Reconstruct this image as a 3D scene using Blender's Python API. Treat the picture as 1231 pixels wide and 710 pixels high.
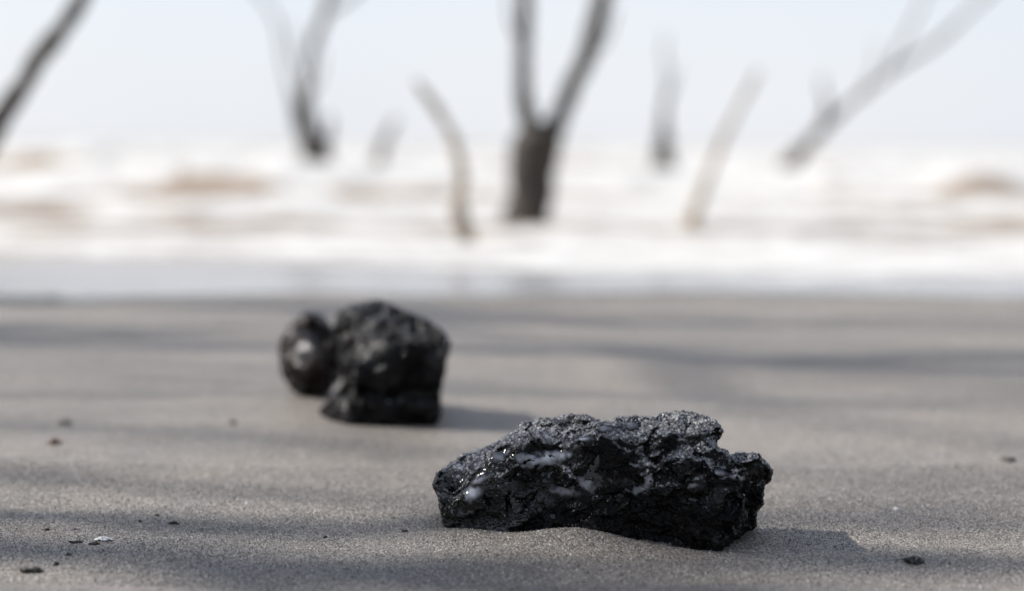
import bpy, math, random
import numpy as np
from mathutils import Vector
from mathutils.bvhtree import BVHTree

R = math.radians
for o in list(bpy.data.objects):
    bpy.data.objects.remove(o)
scene = bpy.context.scene
col = scene.collection
random.seed(7)

# ------------------------------------------------------------------ camera, sky, sun, exposure
CAM_H = 0.176                  # metres above the sand
FPX = 2565.0                   # focal length in pixels of the 1231 px wide photograph
PW, PH = 1231.0, 710.0
PITCH, ROLL = R(4.10), R(0.40)
FOCUS = 0.958
cam_data = bpy.data.cameras.new('camera')
cam = bpy.data.objects.new('camera', cam_data)
col.objects.link(cam)
cam.location = (0, 0, CAM_H)
from mathutils import Matrix
cam.matrix_world = (Matrix.Translation((0, 0, CAM_H)) @ Matrix.Rotation(math.pi / 2 - PITCH, 4, 'X')
                    @ Matrix.Rotation(ROLL, 4, 'Z'))
cam_data.sensor_width = 36.0
cam_data.lens = 36.0 * FPX / PW
cam_data.clip_start = 0.02
cam_data.clip_end = 5000
cam_data.dof.use_dof = True
cam_data.dof.focus_distance = FOCUS
cam_data.dof.aperture_fstop = 5.2
cam_data.dof.aperture_blades = 0
scene.camera = cam

SUN_EL = R(40)
SUN_AZ = R(-75)                # measured from +Y (away from the camera), negative to the left
SUN_DIR = Vector((math.sin(SUN_AZ) * math.cos(SUN_EL), math.cos(SUN_AZ) * math.cos(SUN_EL), math.sin(SUN_EL)))
world = bpy.data.worlds.new('World')
scene.world = world
world.use_nodes = True
wn = world.node_tree.nodes
wl = world.node_tree.links
wn.clear()
sky = wn.new('ShaderNodeTexSky')
sky.sky_type = 'NISHITA'
sky.sun_disc = False
sky.sun_elevation = SUN_EL
sky.sun_rotation = SUN_AZ
sky.altitude = 0
sky.air_density = 1.0
sky.dust_density = 0.6
sky.ozone_density = 2.5
bg = wn.new('ShaderNodeBackground')
bg.inputs['Strength'].default_value = 0.094
wo = wn.new('ShaderNodeOutputWorld')
# a bright even veil of sea haze over the whole sky
veil = wn.new('ShaderNodeMix')
veil.data_type = 'RGBA'
geo_w = wn.new('ShaderNodeTexCoord')
sep_w = wn.new('ShaderNodeSeparateXYZ')
wl.new(geo_w.outputs['Generated'], sep_w.inputs[0])
thin = wn.new('ShaderNodeMapRange')          # haze is thick towards the horizon, thin overhead
thin.interpolation_type = 'SMOOTHSTEP'
thin.inputs['From Min'].default_value = 0.0
thin.inputs['From Max'].default_value = 0.75
thin.inputs['To Min'].default_value = 0.88
thin.inputs['To Max'].default_value = 0.30
wl.new(sep_w.outputs[2], thin.inputs['Value'])
wl.new(thin.outputs[0], veil.inputs[0])
cl = wn.new('ShaderNodeTexNoise')             # faint unevenness of the haze
cl.inputs['Scale'].default_value = 3.0
cl.inputs['Detail'].default_value = 4.0
wl.new(geo_w.outputs['Generated'], cl.inputs['Vector'])
clr = wn.new('ShaderNodeValToRGB')
clr.color_ramp.elements[0].position = 0.3
clr.color_ramp.elements[0].color = (5.45, 5.70, 6.25, 1)
clr.color_ramp.elements[1].position = 0.7
clr.color_ramp.elements[1].color = (5.95, 6.10, 6.50, 1)
wl.new(cl.outputs[0], clr.inputs[0])
wl.new(clr.outputs[0], veil.inputs[7])
wl.new(sky.outputs[0], veil.inputs[6])
wl.new(veil.outputs[2], bg.inputs['Color'])
wl.new(bg.outputs[0], wo.inputs['Surface'])

sun_data = bpy.data.lights.new('sun', 'SUN')
sun_data.energy = 4.3
sun_data.angle = R(1.0)
sun_data.color = (1.0, 0.945, 0.875)
sun = bpy.data.objects.new('sun', sun_data)
col.objects.link(sun)
sun.rotation_euler = SUN_DIR.to_track_quat('Z', 'Y').to_euler()

scene.view_settings.view_transform = 'Standard'
scene.view_settings.look = 'None'
scene.view_settings.exposure = 0.68
scene.view_settings.gamma = 1.0
scene.view_settings.use_curve_mapping = False
scene.render.engine = 'CYCLES'
scene.cycles.use_denoising = True
scene.cycles.use_adaptive_sampling = False
scene.cycles.max_bounces = 8
scene.cycles.sample_clamp_indirect = 8

# ------------------------------------------------------------------ photograph pixel <-> place
MW3 = cam.matrix_world.to_3x3()


def ray(px, py):
    d = MW3 @ Vector(((px - PW / 2) / FPX, -(py - PH / 2) / FPX, -1.0))
    return d


def at_y(px, py, Y):
    """point at distance Y (metres along the beach) in the direction of a photo pixel"""
    d = ray(px, py)
    t = Y / d.y
    return Vector((d.x * t, Y, CAM_H + d.z * t))


def project(P):
    """numpy (N,3) -> photo pixels"""
    Q = (P - np.array([0, 0, CAM_H])) @ np.array(MW3)
    return PW / 2 + FPX * Q[..., 0] / -Q[..., 2], PH / 2 - FPX * Q[..., 1] / -Q[..., 2]


# ------------------------------------------------------------------ numpy noise
def _hash(ix, iy, iz, seed):
    h = (ix.astype(np.int64) * 374761393 + iy.astype(np.int64) * 668265263 + iz.astype(np.int64) * 2147483647 + seed * 974711) & 0xFFFFFFFF
    h = ((h ^ (h >> 13)) * 1274126177) & 0xFFFFFFFF
    h = ((h ^ (h >> 16)) * 2246822519) & 0xFFFFFFFF
    return h ^ (h >> 15)


_g = np.array([[1, 1, 0], [-1, 1, 0], [1, -1, 0], [-1, -1, 0], [1, 0, 1], [-1, 0, 1], [1, 0, -1], [-1, 0, -1],
               [0, 1, 1], [0, -1, 1], [0, 1, -1], [0, -1, -1], [1, 1, 1], [-1, -1, 1], [-1, 1, -1], [1, -1, -1]], np.float32)


def perlin(P, scale, seed=0):
    """gradient noise about -1..1; P (N,3), scale in metres"""
    Q = np.asarray(P, np.float32) / np.float32(scale) + np.float32(37.3)
    I = np.floor(Q).astype(np.int32)
    F = Q - I
    U = F * F * F * (F * (F * 6 - 15) + 10)
    out = np.zeros(len(Q), np.float32)
    for dx in (0, 1):
        wx = U[:, 0] if dx else 1 - U[:, 0]
        for dy in (0, 1):
            wy = U[:, 1] if dy else 1 - U[:, 1]
            for dz in (0, 1):
                wz = U[:, 2] if dz else 1 - U[:, 2]
                g = _g[_hash(I[:, 0] + dx, I[:, 1] + dy, I[:, 2] + dz, seed) & 15]
                d = g[:, 0] * (F[:, 0] - dx) + g[:, 1] * (F[:, 1] - dy) + g[:, 2] * (F[:, 2] - dz)
                out += wx * wy * wz * d
    return out


def worley(P, scale, seed=0):
    """distance to nearest and second nearest cell point, in cells"""
    Q = np.asarray(P, np.float32) / np.float32(scale) + np.float32(91.7)
    I = np.floor(Q).astype(np.int32)
    f1 = np.full(len(Q), 9, np.float32)
    f2 = f1.copy()
    for dx in (-1, 0, 1):
        for dy in (-1, 0, 1):
            for dz in (-1, 0, 1):
                c = I + np.array([dx, dy, dz], np.int32)
                h = _hash(c[:, 0], c[:, 1], c[:, 2], seed)
                p = c + np.stack([(h & 1023), ((h >> 10) & 1023), ((h >> 20) & 1023)], 1).astype(np.float32) / 1023
                d = np.sqrt(((Q - p) ** 2).sum(1))
                f2 = np.minimum(np.maximum(f1, d), f2)
                f1 = np.minimum(f1, d)
    return f1, f2


def cells(P, scale, seed=0):
    """a random level -1..1 for each Voronoi cell: blocky, broken faces"""
    Q = np.asarray(P, np.float32) / np.float32(scale) + np.float32(17.1)
    I = np.floor(Q).astype(np.int32)
    f1 = np.full(len(Q), 9, np.float32)
    val = np.zeros(len(Q), np.float32)
    for dx in (-1, 0, 1):
        for dy in (-1, 0, 1):
            for dz in (-1, 0, 1):
                c = I + np.array([dx, dy, dz], np.int32)
                h = _hash(c[:, 0], c[:, 1], c[:, 2], seed)
                p = c + np.stack([(h & 1023), ((h >> 10) & 1023), ((h >> 20) & 1023)], 1).astype(np.float32) / 1023
                e = Q - p
                d = (e * e).sum(1)
                m = d < f1
                f1[m] = d[m]
                # each cell has its own level and its own tilt
                t = ((h >> 5) & 255).astype(np.float32) / 127.5 - 1
                t = t + e[:, 0] * (((h >> 12) & 255) / 127.5 - 1) * 0.9 + e[:, 2] * (((h >> 17) & 255) / 127.5 - 1) * 0.9
                val[m] = t[m]
    return val


def fbm2(x, y, scale, octaves, seed, gain=0.5, sx=1.0, sy=1.0):
    P = np.stack([x.ravel() * sx, y.ravel() * sy, np.zeros(x.size)], 1)
    out = np.zeros(x.size, np.float32)
    a = 1.0
    for k in range(octaves):
        out += a * perlin(P, scale / 2 ** k, seed + k)
        a *= gain
    return out.reshape(x.shape)


def sstep(a, b, x):
    t = np.clip((x - a) / (b - a), 0, 1)
    return t * t * (3 - 2 * t)


# ------------------------------------------------------------------ mesh helpers
def mesh_np(name, V, F, smooth=True):
    """V (N,3), F (M,4) or (M,3) -> mesh data"""
    V = np.ascontiguousarray(V, np.float32)
    F = np.ascontiguousarray(F, np.int32)
    me = bpy.data.meshes.new(name)
    k = F.shape[1]
    me.vertices.add(len(V))
    me.vertices.foreach_set('co', V.ravel())
    me.loops.add(F.size)
    me.loops.foreach_set('vertex_index', F.ravel())
    me.polygons.add(len(F))
    me.polygons.foreach_set('loop_start', np.arange(0, F.size, k, dtype=np.int32))
    if smooth:
        me.polygons.foreach_set('use_smooth', np.ones(len(F), bool))
    me.update(calc_edges=True)
    me.validate()
    return me


def set_attr(me, name, vals):
    a = me.attributes.new(name, 'FLOAT', 'POINT')
    a.data.foreach_set('value', np.ascontiguousarray(vals, np.float32))


def obj(name, me, mat=None, parent=None):
    o = bpy.data.objects.new(name, me)
    col.objects.link(o)
    if mat is not None:
        me.materials.append(mat)
    if parent is not None:
        o.parent = parent
    return o


def tag(o, label=None, cat=None, group=None, kind=None):
    if label:
        o['label'] = label
    if cat:
        o['category'] = cat
    if group:
        o['group'] = group
    if kind:
        o['kind'] = kind
    return o


def empty(name, loc):
    o = bpy.data.objects.new(name, None)
    col.objects.link(o)
    o.location = loc
    o.empty_display_size = 0.05
    return o


def grid_faces(nx, ny):
    i = np.arange(nx - 1)[:, None] * ny + np.arange(ny - 1)[None, :]
    return np.stack([i, i + ny, i + ny + 1, i + 1], -1).reshape(-1, 4)


def surface_nets(D, origin, h):
    """D (nx,ny,nz) signed distance -> verts, quads"""
    nx, ny, nz = D.shape
    S = D < 0
    cnt = np.zeros((nx - 1, ny - 1, nz - 1), np.int8)
    for dx in (0, 1):
        for dy in (0, 1):
            for dz in (0, 1):
                cnt += S[dx:nx - 1 + dx, dy:ny - 1 + dy, dz:nz - 1 + dz]
    act = (cnt > 0) & (cnt < 8)
    ci = np.argwhere(act)
    idx = np.full(act.shape, -1, np.int32)
    idx[act] = np.arange(len(ci))
    acc = np.zeros((len(ci), 3), np.float64)
    n = np.zeros(len(ci))
    corners = [(a, b, c) for a in (0, 1) for b in (0, 1) for c in (0, 1)]
    vals = {c: D[ci[:, 0] + c[0], ci[:, 1] + c[1], ci[:, 2] + c[2]].astype(np.float64) for c in corners}
    for a in corners:
        for ax in range(3):
            if a[ax] == 0:
                b = list(a)
                b[ax] = 1
                b = tuple(b)
                va, vb = vals[a], vals[b]
                m = (va < 0) != (vb < 0)
                t = np.where(m, va / np.where(va == vb, 1, va - vb), 0)
                p = np.array(a, float)[None, :] + t[:, None] * (np.array(b, float) - np.array(a, float))[None, :]
                acc[m] += p[m]
                n[m] += 1
    V = (ci + acc / n[:, None]) * h + np.array(origin)
    quads = []
    for ax in range(3):
        A = np.take(S, range(0, S.shape[ax] - 1), ax)
        B = np.take(S, range(1, S.shape[ax]), ax)
        e = np.argwhere(A != B)
        o1, o2 = (ax + 1) % 3, (ax + 2) % 3
        ok = (e[:, o1] > 0) & (e[:, o2] > 0) & (e[:, o1] < S.shape[o1] - 1) & (e[:, o2] < S.shape[o2] - 1)
        e = e[ok]
        flip = B[tuple(e.T)]
        def at(d1, d2):
            q = e.copy()
            q[:, o1] -= d1
            q[:, o2] -= d2
            return idx[tuple(q.T)]
        q = np.stack([at(1, 1), at(0, 1), at(0, 0), at(1, 0)], 1)
        q[flip] = q[flip][:, ::-1]
        quads.append(q)
    F = np.concatenate(quads)
    return V, F[(F >= 0).all(1)]


def vnormals(V, F):
    a = V[F[:, 2]] - V[F[:, 0]]
    b = V[F[:, 3]] - V[F[:, 1]]
    fn = np.cross(a, b)
    N = np.zeros_like(V)
    for k in range(4):
        np.add.at(N, F[:, k], fn)
    return N / np.maximum(np.linalg.norm(N, axis=1, keepdims=True), 1e-12)


def smin(a, b, k):
    h = np.clip(0.5 + 0.5 * (b - a) / k, 0, 1)
    return b + (a - b) * h - k * h * (1 - h)


def smax(a, b, k):
    return -smin(-a, -b, k)


def poly_sdf_table(poly, x0, y0, x1, y1, step):
    """signed distance in pixels to a polygon, on a table"""
    xs = np.arange(x0, x1, step)
    ys = np.arange(y0, y1, step)
    X, Y = np.meshgrid(xs, ys, indexing='ij')
    P = np.array(poly, float)
    Q = np.roll(P, -1, 0)
    d = np.full(X.shape, 1e9)
    ins = np.zeros(X.shape, bool)
    for (ax, ay), (bx, by) in zip(P, Q):
        ex, ey = bx - ax, by - ay
        t = np.clip(((X - ax) * ex + (Y - ay) * ey) / (ex * ex + ey * ey + 1e-9), 0, 1)
        d = np.minimum(d, (X - ax - t * ex) ** 2 + (Y - ay - t * ey) ** 2)
        c = ((ay > Y) != (by > Y)) & (X < (bx - ax) * (Y - ay) / (by - ay + 1e-12) + ax)
        ins ^= c
    d = np.sqrt(d)
    d[ins] *= -1
    return d, x0, y0, step


def table_lookup(tab, px, py):
    d, x0, y0, st = tab
    u = np.clip((px - x0) / st, 0, d.shape[0] - 1.001)
    v = np.clip((py - y0) / st, 0, d.shape[1] - 1.001)
    i, j = u.astype(int), v.astype(int)
    fu, fv = u - i, v - j
    return (d[i, j] * (1 - fu) * (1 - fv) + d[i + 1, j] * fu * (1 - fv) + d[i, j + 1] * (1 - fu) * fv + d[i + 1, j + 1] * fu * fv)


# ------------------------------------------------------------------ materials
def new_mat(name):
    m = bpy.data.materials.new(name)
    m.use_nodes = True
    nt = m.node_tree
    b = nt.nodes['Principled BSDF']
    return m, nt, b


def nd(nt, typ, **kw):
    n = nt.nodes.new(typ)
    for k, v in kw.items():
        if k in n.inputs:
            n.inputs[k].default_value = v
        else:
            setattr(n, k, v)
    return n


def ramp(nt, fac, stops, interp='LINEAR'):
    r = nt.nodes.new('ShaderNodeValToRGB')
    r.color_ramp.interpolation = interp
    els = r.color_ramp.elements
    while len(els) < len(stops):
        els.new(0.5)
    for e, (p, c) in zip(els, stops):
        e.position = p
        e.color = (*c, 1) if len(c) == 3 else c
    nt.links.new(fac, r.inputs[0])
    return r


def mixc(nt, fac, a, b, mode='MIX'):
    n = nt.nodes.new('ShaderNodeMix')
    n.data_type = 'RGBA'
    n.blend_type = mode
    for s, v in ((n.inputs[0], fac), (n.inputs[6], a), (n.inputs[7], b)):
        if isinstance(v, bpy.types.NodeSocket):
            nt.links.new(v, s)
        elif isinstance(v, (int, float)):
            s.default_value = v
        else:
            s.default_value = (*v, 1)
    return n.outputs[2]


def math_(nt, op, a, b=None, clamp=False):
    n = nt.nodes.new('ShaderNodeMath')
    n.operation = op
    n.use_clamp = clamp
    for k, v in enumerate((a, b)):
        if v is None:
            continue
        if isinstance(v, bpy.types.NodeSocket):
            nt.links.new(v, n.inputs[k])
        else:
            n.inputs[k].default_value = v
    return n.outputs[0]


def make_sand():
    m, nt, b = new_mat('wet_grey_sand')
    L = nt.links.new
    tc = nd(nt, 'ShaderNodeNewGeometry').outputs['Position']
    vor = nd(nt, 'ShaderNodeTexVoronoi', Scale=1800.0)
    vor2 = nd(nt, 'ShaderNodeTexVoronoi', Scale=800.0)
    big = nd(nt, 'ShaderNodeTexNoise', Scale=9.0, Detail=4.0)
    mid = nd(nt, 'ShaderNodeTexNoise', Scale=140.0, Detail=3.0)
    for v in (vor, vor2, big, mid):
        L(tc, v.inputs['Vector'])
    sep = nd(nt, 'ShaderNodeSeparateColor')
    L(vor.outputs['Color'], sep.inputs[0])
    c = ramp(nt, sep.outputs[0], [(0.0, (0.05, 0.048, 0.045)), (0.22, (0.13, 0.125, 0.118)), (0.55, (0.215, 0.20, 0.185)),
                                  (0.85, (0.29, 0.265, 0.235)), (0.95, (0.5, 0.47, 0.43)), (1.0, (0.62, 0.6, 0.57))]).outputs[0]
    sep2 = nd(nt, 'ShaderNodeSeparateColor')
    L(vor2.outputs['Color'], sep2.inputs[0])
    rare = ramp(nt, sep2.outputs[1], [(0.0, (0.35, 0.33, 0.3)), (0.05, (1, 1, 1)), (0.95, (1, 1, 1)), (1.0, (1.5, 1.4, 1.35))]).outputs[0]
    c = mixc(nt, 1.0, c, rare, 'MULTIPLY')
    tone = ramp(nt, big.outputs[0], [(0.3, (0.98, 0.95, 0.92)), (0.7, (1.30, 1.22, 1.13))]).outputs[0]
    c = mixc(nt, 1.0, c, tone, 'MULTIPLY')
    L(c, b.inputs['Base Color'])
    rg = ramp(nt, sep.outputs[1], [(0.0, (0.25,) * 3), (0.4, (0.5,) * 3), (1.0, (0.75,) * 3)]).outputs[0]
    L(rg, b.inputs['Roughness'])
    h = math_(nt, 'SUBTRACT', 1.0, vor.outputs['Distance'])
    h = math_(nt, 'ADD', h, math_(nt, 'MULTIPLY', sep.outputs[2], 0.7))
    h = math_(nt, 'ADD', h, math_(nt, 'MULTIPLY', math_(nt, 'SUBTRACT', 1.0, vor2.outputs['Distance']), 0.9))
    h = math_(nt, 'ADD', h, math_(nt, 'MULTIPLY', mid.outputs[0], 3.0))
    bump = nd(nt, 'ShaderNodeBump', Strength=1.0, Distance=0.0006)
    L(h, bump.inputs['Height'])
    L(bump.outputs[0], b.inputs['Normal'])
    return m


def make_tar(name='wet_tar', fine=1.0, wet=0.75, dry=0.10, tint=(1, 1, 1), gloss=1.0):
    m, nt, b = new_mat(name)
    L = nt.links.new
    tc = nd(nt, 'ShaderNodeNewGeometry').outputs['Position']
    at = nd(nt, 'ShaderNodeAttribute', attribute_name='dust_sheen')
    n1 = nd(nt, 'ShaderNodeTexNoise', Scale=800.0 * fine, Detail=1.5, Roughness=0.55)
    n2 = nd(nt, 'ShaderNodeTexNoise', Scale=170.0 * fine, Detail=4.0)
    vo = nd(nt, 'ShaderNodeTexVoronoi', Scale=950.0 * fine)
    for v in (n1, n2, vo):
        L(tc, v.inputs['Vector'])
    sep = nd(nt, 'ShaderNodeSeparateColor')
    L(vo.outputs['Color'], sep.inputs[0])
    tar = ramp(nt, n2.outputs[0], [(0.3, (0.0025, 0.0025, 0.0028)), (0.6, (0.005, 0.0048, 0.0046)), (0.75, (0.012, 0.010, 0.009))]).outputs[0]
    grit_sheen = ramp(nt, sep.outputs[0], [(0.0, (0.018, 0.018, 0.019)), (0.45, (0.12, 0.12, 0.125)), (0.8, (0.24, 0.238, 0.236)), (1.0, (0.5, 0.49, 0.48))]).outputs[0]  # sand grit, brightened to carry the painted sheen of the top as well
    f = math_(nt, 'ADD', at.outputs['Fac'], math_(nt, 'MULTIPLY', math_(nt, 'SUBTRACT', n1.outputs[0], 0.5), 1.1))
    f = ramp(nt, f, [(0.32, (0, 0, 0)), (0.75, (1, 1, 1))]).outputs[0]
    tar = mixc(nt, 1.0, tar, tint, 'MULTIPLY')
    L(mixc(nt, f, tar, grit_sheen), b.inputs['Base Color'])
    rg = ramp(nt, n2.outputs[0], [(0.35, (0.16 * gloss,) * 3), (0.65, (0.42 * gloss,) * 3)]).outputs[0]
    rough_in = mixc(nt, f, rg, (0.5, 0.5, 0.5))
    n3 = nd(nt, 'ShaderNodeTexNoise', Scale=75.0 * fine, Detail=3.0)
    L(tc, n3.inputs['Vector'])
    wa = nd(nt, 'ShaderNodeAttribute', attribute_name='wet')
    sp = ramp(nt, math_(nt, 'ADD', wa.outputs['Fac'], math_(nt, 'MULTIPLY', n3.outputs[0], 0.6)), [(0.5, (dry,) * 3), (0.95, (wet,) * 3)]).outputs[0]
    L(sp, b.inputs['Specular IOR Level'])
    wr = ramp(nt, wa.outputs['Fac'], [(0.2, (1, 1, 1)), (0.8, (0.55, 0.55, 0.55))]).outputs[0]
    L(mixc(nt, 1.0, rough_in, wr, 'MULTIPLY'), b.inputs['Roughness'])
    h = math_(nt, 'ADD', n1.outputs[0], math_(nt, 'MULTIPLY', vo.outputs['Distance'], -0.5))
    bump = nd(nt, 'ShaderNodeBump', Strength=0.9, Distance=0.0008)
    L(h, bump.inputs['Height'])
    L(bump.outputs[0], b.inputs['Normal'])
    return m


def make_film():
    m, nt, b = new_mat('sky_sheen_water_film')
    L = nt.links.new
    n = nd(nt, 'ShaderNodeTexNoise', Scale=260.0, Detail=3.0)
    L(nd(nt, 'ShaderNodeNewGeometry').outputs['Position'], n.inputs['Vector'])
    c = ramp(nt, n.outputs[0], [(0.35, (0.26, 0.27, 0.295)), (0.65, (0.46, 0.475, 0.51))]).outputs[0]  # pale colour paints the sky's reflection into the water film
    rim = nd(nt, 'ShaderNodeAttribute', attribute_name='painted_sheen')
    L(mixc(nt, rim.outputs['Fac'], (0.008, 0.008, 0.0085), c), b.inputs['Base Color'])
    b.inputs['Roughness'].default_value = 0.16
    b.inputs['IOR'].default_value = 1.4
    bump = nd(nt, 'ShaderNodeBump', Strength=0.25, Distance=0.0006)
    L(n.outputs[0], bump.inputs['Height'])
    L(bump.outputs[0], b.inputs['Normal'])
    return m


def make_wood(name, dark, light, scale=9.0):
    m, nt, b = new_mat(name)
    L = nt.links.new
    tc = nd(nt, 'ShaderNodeTexCoord').outputs['Object']
    mp = nd(nt, 'ShaderNodeMapping')
    mp.inputs['Scale'].default_value = (1, 1, 0.15)
    L(tc, mp.inputs['Vector'])
    n = nd(nt, 'ShaderNodeTexNoise', Scale=scale * 3, Detail=6.0, Roughness=0.65)
    L(mp.outputs[0], n.inputs['Vector'])
    c = ramp(nt, n.outputs[0], [(0.35, dark), (0.65, light)]).outputs[0]
    L(c, b.inputs['Base Color'])
    b.inputs['Roughness'].default_value = 0.75
    bump = nd(nt, 'ShaderNodeBump', Strength=0.7, Distance=0.012)
    L(n.outputs[0], bump.inputs['Height'])
    L(bump.outputs[0], b.inputs['Normal'])
    return m


def make_sea():
    m, nt, b = new_mat('muddy_surf')
    L = nt.links.new
    tc = nd(nt, 'ShaderNodeNewGeometry').outputs['Position']
    at = nd(nt, 'ShaderNodeAttribute', attribute_name='foam')
    n = nd(nt, 'ShaderNodeTexNoise', Scale=7.0, Detail=8.0, Roughness=0.65)
    vo = nd(nt, 'ShaderNodeTexVoronoi', Scale=30.0)
    L(tc, n.inputs['Vector'])
    L(tc, vo.inputs['Vector'])
    f = math_(nt, 'ADD', at.outputs['Fac'], math_(nt, 'MULTIPLY', math_(nt, 'SUBTRACT', n.outputs[0], 0.5), 0.9))
    f = ramp(nt, f, [(0.35, (0, 0, 0)), (0.6, (1, 1, 1))]).outputs[0]
    water = ramp(nt, n.outputs[0], [(0.3, (0.24, 0.165, 0.095)), (0.7, (0.36, 0.27, 0.175))]).outputs[0]
    sh = nd(nt, 'ShaderNodeAttribute', attribute_name='shallow')
    water = mixc(nt, sh.outputs['Fac'], water, (0.27, 0.262, 0.255))
    foam = ramp(nt, n.outputs[0], [(0.3, (0.39, 0.38, 0.36)), (0.6, (0.595, 0.59, 0.57))]).outputs[0]
    L(mixc(nt, f, water, foam), b.inputs['Base Color'])
    L(mixc(nt, f, (0.12, 0.12, 0.12), (0.75, 0.75, 0.75)), b.inputs['Roughness'])
    b.inputs['IOR'].default_value = 1.33
    h = math_(nt, 'ADD', n.outputs[0], math_(nt, 'MULTIPLY', vo.outputs['Distance'], 0.15))
    bump = nd(nt, 'ShaderNodeBump', Strength=0.5, Distance=0.02)
    L(h, bump.inputs['Height'])
    L(bump.outputs[0], b.inputs['Normal'])
    return m


def flat_mat(name, c, rough, spec=0.5):
    m, nt, b = new_mat(name)
    n = nd(nt, 'ShaderNodeTexNoise', Scale=700.0, Detail=4.0)
    nt.links.new(nd(nt, 'ShaderNodeNewGeometry').outputs['Position'], n.inputs['Vector'])
    r_ = ramp(nt, n.outputs[0], [(0.3, tuple(x * 0.55 for x in c)), (0.7, tuple(min(1, x * 1.35) for x in c))])
    nt.links.new(r_.outputs[0], b.inputs['Base Color'])
    b.inputs['Roughness'].default_value = rough
    b.inputs['Specular IOR Level'].default_value = spec
    bump = nd(nt, 'ShaderNodeBump', Strength=0.5, Distance=0.0008)
    nt.links.new(n.outputs[0], bump.inputs['Height'])
    nt.links.new(bump.outputs[0], b.inputs['Normal'])
    return m


M_SAND = make_sand()
M_TAR = make_tar()
M_TAR_BALL = make_tar('glossy_brown_tar', 0.6, 1.0, 0.22, (3.0, 1.8, 1.3), 0.85)
M_TAR_BLOCK = make_tar('dull_black_tar', 0.7, 0.45, 0.06, (1.0, 0.9, 0.85), 0.8)
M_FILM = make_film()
M_SEA = make_sea()
M_WOOD_D = make_wood('dark_wet_wood', (0.02, 0.017, 0.014), (0.07, 0.058, 0.046))
M_WOOD_M = make_wood('grey_dead_wood', (0.06, 0.052, 0.044), (0.17, 0.145, 0.12))
M_WOOD_P = make_wood('bleached_dead_wood', (0.24, 0.20, 0.15), (0.48, 0.41, 0.32))

# ------------------------------------------------------------------ the beach
SHORE = 2.42                       # where the swash ends
SEA_Z = -0.10


def water_level(Y):
    return SEA_Z * sstep(SHORE, 6.0, np.asarray(Y, float))


def sand_z(x, y):
    x = np.asarray(x, float)
    y = np.asarray(y, float)
    z = np.zeros(np.broadcast(x, y).shape)
    x, y = np.broadcast_arrays(x, y)
    fade = sstep(0.2, 0.6, np.abs(y - 1.0)) * 0.5 + 0.5
    z = z + 0.0075 * fade * fbm2(x, y, 0.24, 2, 11, 0.5, 0.5, 1.0)
    z = z + 0.0019 * fbm2(x, y, 0.06, 2, 21, 0.5, 0.6, 1.0)
    z = z + 0.0006 * fbm2(x, y, 0.014, 2, 31, 0.6)
    near = np.exp(-((x) ** 2 + (y - 1) ** 2) / 3.0)
    z = z * (0.35 + 0.65 * near)
    for cx, cy, r_ in ((0.04, 0.97, 0.09), (-0.08, 1.37, 0.08), (-0.14, 1.47, 0.05)):     # firm, level sand under the lumps
        z = z * (1 - 0.85 * np.exp(-(((x - cx) / r_) ** 2 + ((y - cy) / r_) ** 2) ** 2))
    # sand banked up against the front of the near lump, scoured at its right end
    z = z + 0.0066 * np.exp(-((x - 0.026) / 0.027) ** 2 - ((y - 0.934) / 0.013) ** 2) + 0.0025 * np.exp(-((x + 0.02) / 0.02) ** 2 - ((y - 0.945) / 0.012) ** 2)
    z = z - 0.0022 * np.exp(-((x - 0.10) / 0.03) ** 2 - ((y - 0.94) / 0.03) ** 2)
    z = z + 0.003 * np.exp(-((x + 0.03) / 0.03) ** 2 - ((y - 0.985) / 0.03) ** 2)
    z = z - 0.14 * sstep(SHORE - 0.1, 6.5, y) - 0.6 * sstep(6, 30, y)
    return z


def axis(parts):
    out = []
    for a, b_, n in parts:
        out.append(np.linspace(a, b_, n, endpoint=False))
    return np.concatenate(out)


def geo(a, b_, n):
    return a * (b_ / a) ** (np.arange(n) / n)


xs = np.concatenate([-geo(0.46, 400, 60)[::-1][:-1] , np.linspace(-0.46, 0.46, 480), geo(0.46, 400, 60)[1:]])
ys = np.concatenate([-geo(0.2, 200, 20)[::-1], np.linspace(-0.15, 0.7, 30, endpoint=False), np.linspace(0.7, 1.12, 260, endpoint=False),
                     np.linspace(1.12, 1.7, 180, endpoint=False), np.linspace(1.7, 3.0, 130, endpoint=False), geo(3.0, 900, 60)])
X, Y = np.meshgrid(xs, ys, indexing='ij')
Z = sand_z(X, Y)
me = mesh_np('sand', np.stack([X, Y, Z], -1).reshape(-1, 3), grid_faces(len(xs), len(ys)))
sand = obj('sand_ground', me, M_SAND)
tag(sand, 'damp fine grey sand of the beach', None, None, 'structure')


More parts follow.
